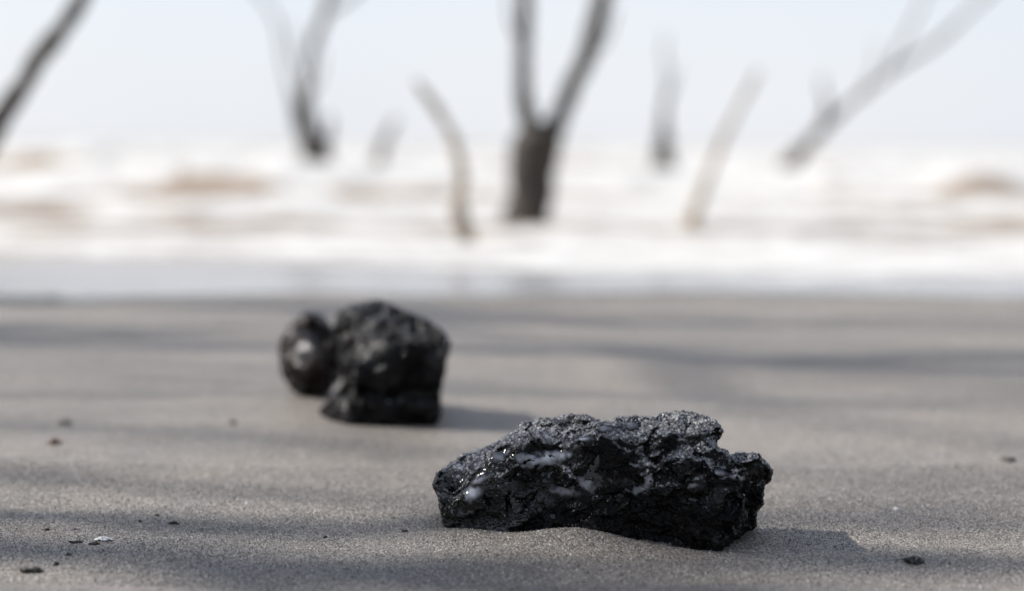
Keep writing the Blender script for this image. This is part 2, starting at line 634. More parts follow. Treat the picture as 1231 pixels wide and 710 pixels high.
# loose grains lying on the sand where the lens is sharp
def loose_grains(n):
    rg = np.random.RandomState(3)
    y = rg.uniform(0.84, 1.16, n)
    x = rg.uniform(-0.5, 0.5, n) * y * 0.56
    c = np.stack([x, y, sand_z(x, y)], 1)
    r = 0.00017 + 0.00022 * rg.rand(n) ** 2.2
    big = rg.rand(n) < 0.004
    r[big] *= 2.2
    o = np.array([[1, 0, 0], [0, 1, 0], [-1, 0, 0], [0, -1, 0], [0, 0, 1], [0, 0, -1]], float)
    f = np.array([[0, 1, 4], [1, 2, 4], [2, 3, 4], [3, 0, 4], [1, 0, 5], [2, 1, 5], [3, 2, 5], [0, 3, 5]])
    Vg = o[None] * (r[:, None, None] * rg.uniform(0.7, 1.35, (n, 6, 1)))
    q = rg.normal(size=(n, 4))
    q /= np.linalg.norm(q, axis=1, keepdims=True)
    w, a, b_, d = q.T
    Rm = np.stack([1 - 2 * (b_ * b_ + d * d), 2 * (a * b_ - w * d), 2 * (a * d + w * b_), 2 * (a * b_ + w * d), 1 - 2 * (a * a + d * d), 2 * (b_ * d - w * a),
                   2 * (a * d - w * b_), 2 * (b_ * d + w * a), 1 - 2 * (a * a + b_ * b_)], 1).reshape(n, 3, 3)
    Vg = np.einsum('nij,nkj->nki', Rm, Vg) + (c + np.array([0, 0, 1]) * r[:, None] * 0.35)[:, None, :]
    Fg = f[None] + (np.arange(n) * 6)[:, None, None]
    me = mesh_np('loose_sand_grains', Vg.reshape(-1, 3), Fg.reshape(-1, 3), False)
    set_attr(me, 'tone', np.repeat(rg.rand(n), 6))
    m, nt, b = new_mat('mixed_sand_grains')
    at = nd(nt, 'ShaderNodeAttribute', attribute_name='tone')
    cr = ramp(nt, at.outputs['Fac'], [(0.0, (0.035, 0.033, 0.03)), (0.3, (0.10, 0.095, 0.09)), (0.62, (0.21, 0.195, 0.18)), (0.85, (0.36, 0.33, 0.29)), (0.94, (0.62, 0.58, 0.53)), (1.0, (0.78, 0.75, 0.7))])
    nt.links.new(cr.outputs[0], b.inputs['Base Color'])
    b.inputs['Roughness'].default_value = 0.28
    g = obj('loose_sand_grains', me, m)
    tag(g, 'loose mixed grains lying on the sand', None, None, 'stuff')


loose_grains(95000)


def ground(px, py):
    """where the ray through a photo pixel meets the sand"""
    d = ray(px, py)
    t = 0.5
    for _ in range(40):
        p = Vector((d.x * t, d.y * t, CAM_H + d.z * t))
        err = p.z - float(sand_z(p.x, p.y))
        t += err / max(-d.z, 0.01) * 0.8
    return Vector((d.x * t, d.y * t, CAM_H + d.z * t))


# ------------------------------------------------------------------ the sea
ang = np.linspace(-1.15, 1.15, 560)
rr = np.concatenate([np.linspace(0, 6, 170, endpoint=False), 6 * (1400 / 6) ** (np.arange(230) / 229)])
T = np.tan(ang)
A_, Rr = np.meshgrid(T, rr, indexing='ij')
Yb = SHORE + Rr
Xb = A_ * (Yb + 0.5)
shore_wob = 0.10 * fbm2(Xb, np.zeros_like(Xb), 1.3, 3, 77) + 0.012 * Xb
Yw = Yb + shore_wob * np.exp(-Rr / 1.5)
zb = water_level(Yw) + 0.012
# rows of breakers
amp = np.zeros_like(zb)
foam = np.zeros_like(zb)
rngw = np.random.RandomState(5)
for (Yc, hgt, wid, x0, xl) in ((3.6, 0.020, 0.22, 0.3, 3.0), (4.7, 0.016, 0.30, -0.8, 3.0), (5.6, 0.02, 0.4, 0.6, 4.0), (7.6, 0.05, 0.5, -1.5, 2.4), (10.3, 0.09, 0.6, -1.35, 1.2), (9.7, 0.09, 0.5, 2.0, 1.0), (8.6, 0.04, 0.5, 2.2, 2.2),
                           (10.5, 0.10, 0.7, -0.3, 6.0), (12.5, 0.20, 0.8, -2.6, 1.7), (13.5, 0.12, 0.9, 2.5, 4.0), (17, 0.20, 1.2, -3.0, 5.0), (19, 0.17, 1.2, 3.5, 5.0), (24, 0.22, 1.8, 0, 10),
                           (31, 0.22, 2.2, -6, 10), (33, 0.22, 2.2, 8, 10), (45, 0.25, 3, 0, 25), (70, 0.26, 4, 0, 60)):
    yc = Yc + 0.35 * wid * 2 * fbm2(Xb, np.full_like(Xb, Yc), Yc * 0.25, 2, int(Yc * 13))
    e = np.exp(-((Xb - x0) / xl) ** 2)
    t = (Yw - yc) / wid
    prof = np.exp(-np.where(t < 0, (t * 1.6) ** 2, (t * 0.8) ** 2))
    amp += hgt * e * prof * (1 + 0.35 * fbm2(Xb, Yw, 0.5, 2, int(Yc * 7)))
    foam += e * np.exp(-((t - 0.1) / 0.9) ** 2) * 0.55
amp += 0.02 * sstep(0.8, 3, Rr) * fbm2(Xb, Yw, 0.45, 4, 140, 0.6) + 0.05 * sstep(6, 20, Rr) * fbm2(Xb, Yw, 3.0, 3, 150, 0.6)
zs = zb + amp * (1 - 0.55 * sstep(9, 25, Rr))
edge = sstep(0.0, 1.3, Rr)
zs = (sand_z(Xb, Yw) + 0.0012) * (1 - edge) + zs * edge
foam += 0.40 + 1.15 * fbm2(Xb, Yw, 1.1, 4, 160, 0.65, 0.35, 1.0)
foam = foam * (0.85 + 0.15 * sstep(0.1, 0.9, Rr)) * (0.45 + 0.55 * sstep(0.1, 0.55, Rr + 0.25 * fbm2(Xb, Yw, 0.5, 3, 178)))
foam = foam * (1 - 0.25 * sstep(30, 100, Rr))
# faces of murky water that the foam leaves bare
for (px, Yc, wpx, wy) in ((265, 10.0, 80, 0.55), (200, 9.7, 110, 0.3), (1000, 10.2, 45, 0.35), (1190, 9.8, 60, 0.3), (480, 9.6, 80, 0.35), (1060, 15, 120, 0.8), (700, 12, 80, 0.5)):
    xc = (px - PW / 2) / FPX * Yc
    foam -= 1.05 * np.exp(-((Xb - xc) / (wpx / FPX * Yc)) ** 2 - ((Yw - Yc) / wy) ** 2)
V = np.stack([Xb, Yw, zs], -1).reshape(-1, 3)
me = mesh_np('sea', V, grid_faces(len(ang), len(rr)))
set_attr(me, 'foam', foam.ravel())
set_attr(me, 'shallow', (1 - sstep(0.2, 1.6, Rr)).ravel())
sea = obj('sea', me, M_SEA)
tag(sea, 'foaming muddy surf rolling on to the beach', None, None, 'structure')


# ------------------------------------------------------------------ lumps of tar
def lump_field(lo, hi, h, base, warp, outline=None, band=0.011):
    """base(P)->signed distance; returns field on a grid with noise in the band"""
    n = [int((b_ - a) / h) + 1 for a, b_ in zip(lo, hi)]
    gx, gy, gz = (np.arange(k) * h + a for k, a in zip(n, lo))
    P = np.stack(np.meshgrid(gx, gy, gz, indexing='ij'), -1).reshape(-1, 3).astype(np.float32)
    d = base(P).astype(np.float32)
    m = np.abs(d) < band
    d2 = d.copy()
    Q = P[m]
    d2[m] += warp(Q)
    if outline is not None:
        d2[m] = smax(d2[m], outline(Q), 0.0012)
        d2[~m & (d < 0)] = np.maximum(d2[~m & (d < 0)], outline(P[~m & (d < 0)]))
    return d2.reshape(n), d.reshape(n), P, n


def plane(P, n, p):
    n = np.array(n, float)
    n /= np.linalg.norm(n)
    return (P - np.array(p)) @ n


OUT1 = [(520, 582), (526, 568), (555, 548), (588, 536), (620, 517), (626, 508), (646, 503), (661, 503), (683, 498), (705, 499), (721, 506), (734, 506),
        (741, 502), (763, 500), (787, 501), (793, 496), (818, 494), (836, 496), (851, 501), (865, 510), (869, 517), (866, 525), (860, 530), (862, 538), (873, 541),
        (877, 548), (887, 545), (906, 545), (913, 547), (920, 556), (928, 565), (926, 576), (918, 583), (917, 605), (909, 616), (909, 631), (895, 640), (877, 653),
        (858, 666), (829, 668), (790, 668), (727, 662), (672, 660), (646, 658), (610, 654), (566, 650), (538, 645), (535, 634), (529, 607), (527, 596)]
TAB1 = poly_sdf_table(OUT1, 480, 460, 970, 700, 1.0)


def base1(P):
    d = plane(P, (-0.29, -0.95, 0.10), (0.020, 0.945, 0.016))
    # upper left slab and crest
    d = smax(d, plane(P, (-0.06, -0.46, 0.88), (0.045, 0.936, 0.0405)), 0.006)
    d = smax(d, plane(P, (-0.40, -0.32, 0.86), (-0.012, 0.960, 0.0345)), 0.006)
    # shaded front and right faces, leaning out over the sand
    d = smax(d, plane(P, (0.20, -0.90, -0.38), (0.080, 0.921, 0.008)), 0.003)
    d = smax(d, plane(P, (0.76, -0.60, -0.25), (0.114, 0.945, 0.018)), 0.004)
    d = smax(d, plane(P, (0.26, 0.92, 0.12), (0.040, 0.993, 0.020)), 0.01)
    d = smax(d, plane(P, (-0.9, 0.35, 0.2), (-0.040, 0.985, 0.012)), 0.006)
    # hollow under the slab where the front turns into shade
    q = (P - np.array([0.056, 0.922, 0.006])) / np.array([0.020, 0.014, 0.013])
    d = smax(d, -(np.sqrt((q ** 2).sum(1)) - 1) * 0.013, 0.003)
    # groove between the crest and the right-hand tip
    q = (P - np.array([0.100, 0.955, 0.0405])) / np.array([0.008, 0.040, 0.006])
    d = smax(d, -(np.sqrt((q ** 2).sum(1)) - 1) * 0.012, 0.003)
    return smax(d, -0.012 - P[:, 2], 0.002)


def outline1(P):
    px, py = project(P.astype(np.float64))
    return table_lookup(TAB1, px, py) * (P[:, 1] / FPX) + 0.0007 * perlin(P, 0.006, 71) + 0.0006 * perlin(P, 0.0026, 72)


def warp1(P):
    # bedding dips gently to the left, so stretch the noise along it
    B = np.stack([P[:, 0] * 0.9 + P[:, 2] * 0.25, P[:, 1], P[:, 2] - P[:, 0] * 0.25], 1)
    B = B + 0.0022 * np.stack([perlin(P, 0.009, 201), perlin(P, 0.009, 202), perlin(P, 0.009, 203)], 1)
    w = 0.0038 * perlin(P, 0.026, 1) - 0.0014
    w += 0.0024 * cells(B, 0.0165, 5) + 0.0009 * cells(B, 0.0060, 6) + 0.0020 * (0.25 - np.abs(perlin(P, 0.013, 12)))
    w += 0.0040 * np.clip(0.09 - np.abs(perlin(B, 0.020, 9)), 0, 1) * 7      # cracks
    w += 0.0010 * perlin(P, 0.0060, 3)
    return w


def finish_lump(V, F, seed, k=1.0, fine=True):
    N = vnormals(V, F)
    rough = 0.25 + 0.75 * sstep(-0.25, 0.3, perlin(V, 0.022 * k, seed + 5) - 0.25 * (N[:, 2] - 0.2))
    f1, f2 = worley(V, 0.0034 * k, seed)
    d = k * 0.0006 * (f2 - f1 - 0.3) * rough
    d += k * 0.0008 * perlin(V, 0.0034 * k, seed + 1) * (0.2 + 0.8 * rough)
    d -= k * 0.0012 * np.abs(perlin(V, 0.0023 * k, seed + 2)) * (0.3 + 0.9 * rough)
    p1, p2 = worley(V, 0.0068 * k, seed + 6)                                 # scattered pits
    d -= k * 0.0022 * np.clip(0.36 - p1, 0, 1) / 0.36 * sstep(-0.05, 0.25, perlin(V, 0.018 * k, seed + 7))
    d += k * 0.00080 * perlin(V, 0.0015 * k, seed + 3)
    g1, g2 = worley(V, 0.0019 * k, seed + 4)
    d += k * 0.0006 * (0.5 - g1)
    V2 = V + N * d[:, None]
    dust_sheen = np.clip((N[:, 2] - 0.20) * 1.9, 0, 1) * (1.0 + 0.7 * perlin(V, 0.013 * k, seed + 8)) + 0.03  # dust on upward faces, with their sheen painted in too
    return V2, dust_sheen


H1 = 0.00075
lo1, hi1 = (-0.046, 0.898, -0.014), (0.130, 1.050, 0.062)
D1, S1, P1, n1 = lump_field(lo1, hi1, H1, base1, warp1, outline1)
V, F = surface_nets(D1, lo1, H1)


def biggest(V, F):
    """keep the largest connected piece"""
    lab = np.arange(len(V))
    for _ in range(400):
        m = lab[F].min(1)
        new = lab.copy()
        for k in range(F.shape[1]):
            np.minimum.at(new, F[:, k], m)
        new = new[new]
        if (new == lab).all():
            break
        lab = new
    ids, cnt = np.unique(lab, return_counts=True)
    keep = lab == ids[cnt.argmax()]
    re = np.cumsum(keep) - 1
    return V[keep], re[F[keep[F].all(1)]]


V, F = biggest(V, F)
V, dust_sheen = finish_lump(V, F, 50)
lump = empty('tar_lump', (0.04, 0.97, 0.0))


def child_mesh(name, V, F, mat, parent, smooth=True):
    V = V - np.array(parent.location)
    me = mesh_np(name, V, F, smooth)
    return obj(name, me, mat, parent)


body = child_mesh('body', V, F, M_TAR, lump)
set_attr(body.data, 'dust_sheen', dust_sheen * (0.30 + 0.70 * sstep(0.016, 0.034, V[:, 2] + 0.006 * perlin(V, 0.012, 404))))
# glossier where water still drains off the left end
wetness = 0.30 * (1 - sstep(-0.02, 0.04, V[:, 0])) + 0.50 * perlin(V, 0.014, 401) + 0.14
set_attr(body.data, 'wet', wetness)
tag(lump, 'long craggy black tar lump with wet patches painted pale as sky sheen, half sunk in the sand', 'tar lump')
bvh1 = BVHTree.FromPolygons([Vector(v) for v in V.astype(float)], [tuple(int(i) for i in f) for f in F])


def hit1(px, py):
    d = ray(px, py).normalized()
    loc, nor, _, _ = bvh1.ray_cast(Vector((0, 0, CAM_H)), d)
    return loc, nor


# water films: smooth skins lying in the hollows of the lump
n1a = tuple(n1)
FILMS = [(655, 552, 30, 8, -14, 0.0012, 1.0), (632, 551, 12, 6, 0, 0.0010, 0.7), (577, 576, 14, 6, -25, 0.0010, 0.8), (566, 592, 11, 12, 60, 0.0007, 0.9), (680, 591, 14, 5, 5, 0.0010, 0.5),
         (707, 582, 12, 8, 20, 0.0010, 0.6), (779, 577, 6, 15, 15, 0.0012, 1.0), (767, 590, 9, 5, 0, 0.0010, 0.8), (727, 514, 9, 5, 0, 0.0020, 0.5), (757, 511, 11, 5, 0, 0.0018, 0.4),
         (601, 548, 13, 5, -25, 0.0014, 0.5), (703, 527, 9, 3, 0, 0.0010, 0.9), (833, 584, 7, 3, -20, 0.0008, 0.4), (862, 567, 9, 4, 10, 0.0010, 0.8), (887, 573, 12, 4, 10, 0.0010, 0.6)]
from math import cos, sin
for k, (px, py, rx, ry, an, thick, painted_sheen) in enumerate(FILMS):
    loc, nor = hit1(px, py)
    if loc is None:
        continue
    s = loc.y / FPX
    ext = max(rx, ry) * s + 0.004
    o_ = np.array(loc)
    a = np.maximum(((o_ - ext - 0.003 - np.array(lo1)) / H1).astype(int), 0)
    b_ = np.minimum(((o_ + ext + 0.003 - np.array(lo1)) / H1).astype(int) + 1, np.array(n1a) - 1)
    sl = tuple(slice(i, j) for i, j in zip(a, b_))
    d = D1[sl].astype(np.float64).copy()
    # soften the local field so that the film lies smooth over the rough tar
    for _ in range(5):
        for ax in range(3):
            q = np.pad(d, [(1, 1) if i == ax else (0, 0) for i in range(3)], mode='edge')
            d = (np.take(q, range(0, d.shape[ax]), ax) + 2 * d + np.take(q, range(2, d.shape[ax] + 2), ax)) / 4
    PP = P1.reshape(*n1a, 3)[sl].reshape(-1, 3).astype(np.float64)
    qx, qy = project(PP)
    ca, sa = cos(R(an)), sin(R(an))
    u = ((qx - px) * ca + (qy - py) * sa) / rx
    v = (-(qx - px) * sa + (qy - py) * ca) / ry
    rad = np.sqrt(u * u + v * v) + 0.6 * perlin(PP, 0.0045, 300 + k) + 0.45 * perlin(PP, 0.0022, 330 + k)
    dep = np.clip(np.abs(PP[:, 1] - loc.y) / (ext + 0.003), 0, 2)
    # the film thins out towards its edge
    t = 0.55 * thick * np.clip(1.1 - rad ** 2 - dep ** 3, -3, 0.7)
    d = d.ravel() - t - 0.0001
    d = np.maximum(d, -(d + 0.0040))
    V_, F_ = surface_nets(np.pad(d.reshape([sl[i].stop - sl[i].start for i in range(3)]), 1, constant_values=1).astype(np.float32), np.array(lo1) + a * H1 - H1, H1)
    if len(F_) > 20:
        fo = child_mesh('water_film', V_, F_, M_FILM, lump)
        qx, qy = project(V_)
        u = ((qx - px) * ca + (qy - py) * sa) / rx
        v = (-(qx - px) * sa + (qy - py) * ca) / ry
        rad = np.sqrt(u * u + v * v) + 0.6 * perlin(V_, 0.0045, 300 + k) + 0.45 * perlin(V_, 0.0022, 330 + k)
        set_attr(fo.data, 'painted_sheen', np.clip((1.05 - rad) * 1.3, 0, 1) * painted_sheen)  # painted sky sheen, fading towards the film's edge

# ---- the block behind
OUT2 = [(408, 373), (425, 365), (453, 361), (470, 366), (490, 376), (515, 385), (534, 399), (542, 412), (537, 430), (534, 450), (529, 470), (530, 500),
        (522, 512), (490, 518), (450, 514), (420, 510), (385, 503), (382, 494), (398, 480), (413, 462), (409, 425), (401, 395)]
TAB2 = poly_sdf_table(OUT2, 340, 330, 600, 560, 1.0)


def base2(P):
    d = plane(P, (0.10, -0.97, -0.05), (-0.075, 1.315, 0.02))
    d = smax(d, plane(P, (-0.93, -0.30, 0.20), (-0.112, 1.345, 0.02)), 0.006)
    d = smax(d, plane(P, (0.85, 0.25, 0.40), (-0.045, 1.37, 0.055)), 0.008)
    d = smax(d, plane(P, (-0.15, -0.45, 0.88), (-0.080, 1.345, 0.060)), 0.010)
    d = smax(d, plane(P, (0.0, 0.97, 0.2), (-0.075, 1.425, 0.02)), 0.01)
    q = (P - np.array([-0.05, 1.306, 0.020])) / np.array([0.05, 0.02, 0.005])
    d = smax(d, -(np.sqrt((q ** 2).sum(1)) - 1) * 0.005, 0.003)
    return smax(d, -0.010 - P[:, 2], 0.002)


def outline2(P):
    px, py = project(P.astype(np.float64))
    return table_lookup(TAB2, px, py) * (P[:, 1] / FPX) + 0.0012 * perlin(P, 0.009, 73)


def warp2(P):
    w = 0.0045 * perlin(P, 0.028, 31) + 0.0030 * (0.35 - np.abs(perlin(P, 0.016, 32)))
    return w + 0.0022 * perlin(P, 0.008, 33)


H2 = 0.0011
lo2, hi2 = (-0.140, 1.290, -0.013), (-0.020, 1.445, 0.088)
D2, _, _, _ = lump_field(lo2, hi2, H2, base2, warp2, outline2)
V, F = biggest(*surface_nets(D2, lo2, H2))
V, dust_sheen = finish_lump(V, F, 80, 1.3)
block = empty('tar_block', (-0.08, 1.36, 0.0))
b2 = child_mesh('body', V, F, M_TAR_BLOCK, block)
set_attr(b2.data, 'dust_sheen', dust_sheen * 0.33)
set_attr(b2.data, 'wet', 0.25 + 0.4 * perlin(V, 0.02, 402))
tag(block, 'tall blocky black tar lump with a low foot, beside a small round ball', 'tar lump')

# ---- the ball next to it
BC = at_y(374, 430, 1.472)
OUT3 = [(336, 428), (338, 412), (345, 398), (355, 387), (366, 381), (378, 380), (390, 385), (400, 397), (407, 414), (411, 430), (411, 446), (409, 462), (397, 474), (385, 485), (368, 485), (349, 472), (338, 455)]
TAB3 = poly_sdf_table(OUT3, 300, 340, 450, 520, 1.0)
GLOSS = np.array(at_y(367, 419, 1.4455))
HALF = np.array((SUN_DIR + (Vector((0, 0, CAM_H)) - BC).normalized()).normalized())


def base3(P):
    q = (P - np.array(BC)) / np.array([0.0245, 0.0230, 0.0305])
    d = (np.sqrt((q ** 2).sum(1)) - 1) * 0.0245
    # a smooth wet swelling on the side towards the sun
    q = P - (GLOSS - HALF * 0.012)
    return smin(d, np.sqrt((q ** 2).sum(1)) - 0.012, 0.004)


def outline3(P):
    px, py = project(P.astype(np.float64))
    return table_lookup(TAB3, px, py) * (P[:, 1] / FPX) + 0.0010 * perlin(P, 0.008, 74)


def warp3(P):
    calm = 1.45 - 1.3 * np.exp(-(((P - GLOSS) / 0.0065) ** 2).sum(1))
    return calm * (0.0030 * perlin(P, 0.019, 61) + 0.0034 * (0.3 - np.abs(perlin(P, 0.012, 62))) + 0.0018 * perlin(P, 0.006, 63) + 0.0012 * cells(P, 0.011, 64))


lo3 = tuple(np.array(BC) - 0.04)
hi3 = tuple(np.array(BC) + 0.04)
D3, _, _, _ = lump_field(lo3, hi3, 0.0011, base3, warp3, outline3)
V, F = biggest(*surface_nets(D3, lo3, 0.0011))
V0 = V
V, dust_sheen = finish_lump(V, F, 120, 1.7)
calm_v = np.exp(-(((V0 - GLOSS) / 0.0065) ** 2).sum(1))[:, None]
V = V + (V0 - V) * 0.85 * calm_v
V[:, 2] += float(sand_z(BC.x, BC.y)) - 0.0025 - V[:, 2].min()
ball = empty('tar_ball', (BC.x, BC.y, 0.0))
b3 = child_mesh('body', V, F, M_TAR_BALL, ball)
set_attr(b3.data, 'dust_sheen', dust_sheen * 0.2)
set_attr(b3.data, 'wet', 0.25 + 0.5 * perlin(V, 0.012, 403) + 0.9 * np.exp(-(((V - GLOSS) / 0.0065) ** 2).sum(1)))
tag(ball, 'small round glossy tar ball beside the taller blocky lump', 'tar ball')


# ------------------------------------------------------------------ dead trees
def catmull(pts, rad, n):
    P = [np.array(p, float) for p in pts]
    P = [2 * P[0] - P[1]] + P + [2 * P[-1] - P[-2]]
    Rd = [rad[0]] + list(rad) + [rad[-1]]
    out, rr_ = [], []
    for i in range(1, len(P) - 2):
        for k in range(n):
            t = k / n
            a, b_, c, d = P[i - 1], P[i], P[i + 1], P[i + 2]
            out.append(0.5 * ((2 * b_) + (-a + c) * t + (2 * a - 5 * b_ + 4 * c - d) * t * t + (-a + 3 * b_ - 3 * c + d) * t ** 3))
            rr_.append(Rd[i] * (1 - t) + Rd[i + 1] * t)
    out.append(P[-2])
    rr_.append(Rd[-2])
    return np.array(out), np.array(rr_)


def limb(name, pts, rad, mat, parent, seed=0, seg=12, n=8):
    """a tapering, knotted round limb through the points"""
    C, Rd = catmull(pts, rad, n)
    T_ = np.gradient(C, axis=0)
    T_ /= np.linalg.norm(T_, axis=1, keepdims=True)
    up = np.array([0.3, 1.0, 0.1])
    V_ = []
    for c, t, r_ in zip(C, T_, Rd):
        s = np.cross(t, up)
        s /= np.linalg.norm(s)
        w = np.cross(s, t)
        for k in range(seg):
            a = 2 * math.pi * k / seg
            V_.append(c + r_ * (math.cos(a) * s + math.sin(a) * w))
    V_ = np.array(V_)
    cen = np.repeat(C, seg, 0)
    out = V_ - cen
    rr_ = np.repeat(Rd, seg)
    V_ = cen + out * (1 + 0.42 * perlin(V_, max(0.03, Rd.mean() * 2.2), seed) + 0.15 * perlin(V_, max(0.015, Rd.mean() * 0.8), seed + 1))[:, None]
    m = len(C)
    F_ = []
    for i in range(m - 1):
        for k in range(seg):
            k2 = (k + 1) % seg
            F_.append((i * seg + k, i * seg + k2, (i + 1) * seg + k2, (i + 1) * seg + k))
    V_ = np.vstack([V_, C[0], C[-1] + T_[-1] * Rd[-1] * 0.6])
    for k in range(seg):
        k2 = (k + 1) % seg
        F_.append((len(V_) - 2, k2, k, k))
        F_.append(((m - 1) * seg + k, (m - 1) * seg + k2, len(V_) - 1, len(V_) - 1))
    me = bpy.data.meshes.new(name)
    me.from_pydata([tuple(v - np.array(parent.location)) for v in V_], [], [tuple(dict.fromkeys(f)) for f in F_])
    me.polygons.foreach_set('use_smooth', [True] * len(me.polygons))
    return obj(name, me, mat, parent)


def tree(label, Yd, trunk, branches, mat, seed, group='dead trees standing in the surf', cat='dead tree', name='dead_tree', depth=0.0):
    """trunk and branches as lists of (px, py, width in px[, distance offset])"""
    def conv(q):
        pts, rad = [], []
        for e in q:
            px, py, w = e[:3]
            Yp = Yd + (e[3] if len(e) > 3 else 0)
            pts.append(at_y(px, py, Yp))
            rad.append(max(0.004, w * 0.5 / FPX * Yp))
        return pts, rad
    pts, rad = conv(trunk)
    t = empty(name, (pts[0].x, pts[0].y, pts[0].z))
    limb('trunk', pts, rad, mat, t, seed)
    for k, br in enumerate(branches):
        p, r_ = conv(br)
        limb('branch', p, r_, mat, t, seed + 10 * k + 3)
    tag(t, label, cat, group)
    return t


tree('dark forked dead tree with two tall limbs rising from a thick short trunk', 6.5,
     [(626, 300, 66), (631, 266, 60), (638, 225, 57), (645, 190, 58), (649, 165, 50), (650, 152, 32)],
     [[(644, 190, 30), (634, 150, 24), (628, 100, 20), (629, 40, 18, 0.1), (631, -40, 16, 0.1), (622, -180, 12, 0.2), (640, -360, 7, 0.3)],
      [(651, 190, 32), (668, 152, 25), (688, 105, 22), (707, 60, 22, -0.1), (720, 10, 22, -0.1), (738, -60, 19, -0.2), (742, -180, 14, -0.2), (790, -330, 8, -0.1)],
      [(629, 60, 6), (614, 25, 5, 0.1), (611, -15, 3, 0.2)], [(700, 78, 6), (728, 50, 4, 0.2), (742, 10, 3, 0.3)],
      [(738, -60, 12, -0.2), (800, -120, 10, 0), (850, -210, 6, 0.2)]], M_WOOD_D, 1)
tree('thin crooked bleached snag leaning out of the shallow foam before the forked tree', 4.0,
     [(574, 335, 26), (565, 302, 23), (552, 255, 18), (554, 215, 15), (548, 175, 13), (532, 143, 11), (512, 115, 10), (500, 98, 6)],
     [[(565, 290, 12), (585, 296, 9, -0.05), (597, 304, 5, -0.08)]], M_WOOD_P, 2)
tree('slender dark dead tree with a hooked branch and dark foot in the surf', 14.0,
     [(380, 215, 40), (378, 185, 38), (370, 150, 18), (368, 110, 13), (374, 60, 11), (390, 18, 10), (402, -30, 9), (430, -110, 9), (425, -220, 5)],
     [[(374, 178, 20), (360, 150, 13), (352, 118, 8), (342, 80, 4, 0.2), (330, 20, 4, 0.3), (290, -30, 3, 0.3)],
      [(384, 182, 16), (394, 165, 11), (396, 140, 7)],
      [(369, 100, 4), (355, 70, 3, 0.2), (348, 30, 3, 0.3)], [(368, 120, 4), (384, 95, 3), (388, 60, 2)],
      [(390, 18, 7), (430, -10, 6, -0.2), (480, -60, 4, -0.4)]], M_WOOD_D, 3)
tree('short pale broken stump leaning in the surf behind the crooked snag', 15.0,
     [(452, 212, 16), (455, 190, 14), (464, 165, 11), (476, 143, 7)], [], M_WOOD_M, 4)
tree('thin upright pole-like dead tree with a thick dark foot in the surf', 15.0,
     [(798, 225, 28), (797, 195, 27), (796, 172, 18), (800, 120, 5), (802, 90, 4), (798, 60, 3), (801, 40, 2)],
     [[(799, 130, 5), (808, 105, 4), (814, 80, 2)]], M_WOOD_D, 5)
tree('pale leaning dead pole with a bare top beside the dark footed pole', 6.9,
     [(826, 285, 20), (836, 250, 16), (852, 210, 9), (868, 170, 9), (888, 130, 8), (905, 98, 7), (912, 86, 4)], [], M_WOOD_P, 6)
tree('long fallen dead tree slanting up out of the surf with a stub on it', 16.0,
     [(930, 220, 22), (950, 196, 20), (985, 158, 12), (1030, 118, 8), (1080, 80, 7), (1125, 52, 7), (1170, 10, 5), (1230, -50, 6), (1290, -140, 4)],
     [[(985, 158, 9), (994, 130, 8), (988, 105, 5), (990, 92, 3)],
      [(1060, 95, 5), (1085, 50, 5), (1110, 0, 4), (1130, -60, 4), (1128, -140, 3)],
      [(1030, 118, 4), (1050, 85, 3, 0.2), (1052, 50, 2, 0.3)]], M_WOOD_M, 7)
tree('dark dead tree whose long bough leans over the swash, its trunk outside the view', 4.0,
     [(-330, 400, 70), (-315, 320, 60), (-280, 260, 50), (-200, 215, 42), (-90, 205, 34), (-35, 190, 30), (5, 138, 26), (40, 80, 24), (72, 38, 23), (102, -10, 20), (150, -90, 14), (175, -220, 7)],
     [[(-300, 290, 40), (-340, 120, 34), (-330, -50, 28, 0.3), (-360, -250, 20, 0.4), (-330, -450, 10, 0.5)],
      [(-90, 205, 20), (-70, 110, 16, 0.3), (-90, 10, 12, 0.4), (-60, -100, 7, 0.5)]], M_WOOD_D, 8)


def lane(q, x):
    """y of a spot at x whose shadow runs along lane q of the sand"""
    return (q - x * LX) / LY


SH = Vector((SUN_DIR.x, SUN_DIR.y, 0)).normalized()
LX, LY = SH.y, -SH.x
STAND = [(0.80, -2.3, 3.0, 0.060, 11, 'stout bare dead tree lowest down the beach among the trees beside the swash'),
         (0.70, -3.2, 3.9, 0.075, 12, 'thickest bare dead tree in the row on the beach'),
         (1.06, -2.7, 3.3, 0.032, 13, 'slim bare dead tree next to the thickest tree on the beach'),
         (1.15, -3.7, 4.2, 0.030, 14, 'tall and very thin bare dead tree behind the slim one'),
         (1.66, -2.4, 3.0, 0.045, 15, 'short bare dead tree at the very edge of the swash'),
         (1.82, -3.2, 3.8, 0.042, 16, 'bare dead tree leaning in the swash behind the short one'),
         (2.06, -2.9, 3.6, 0.055, 17, 'bare dead tree standing deepest in the swash in the row')]


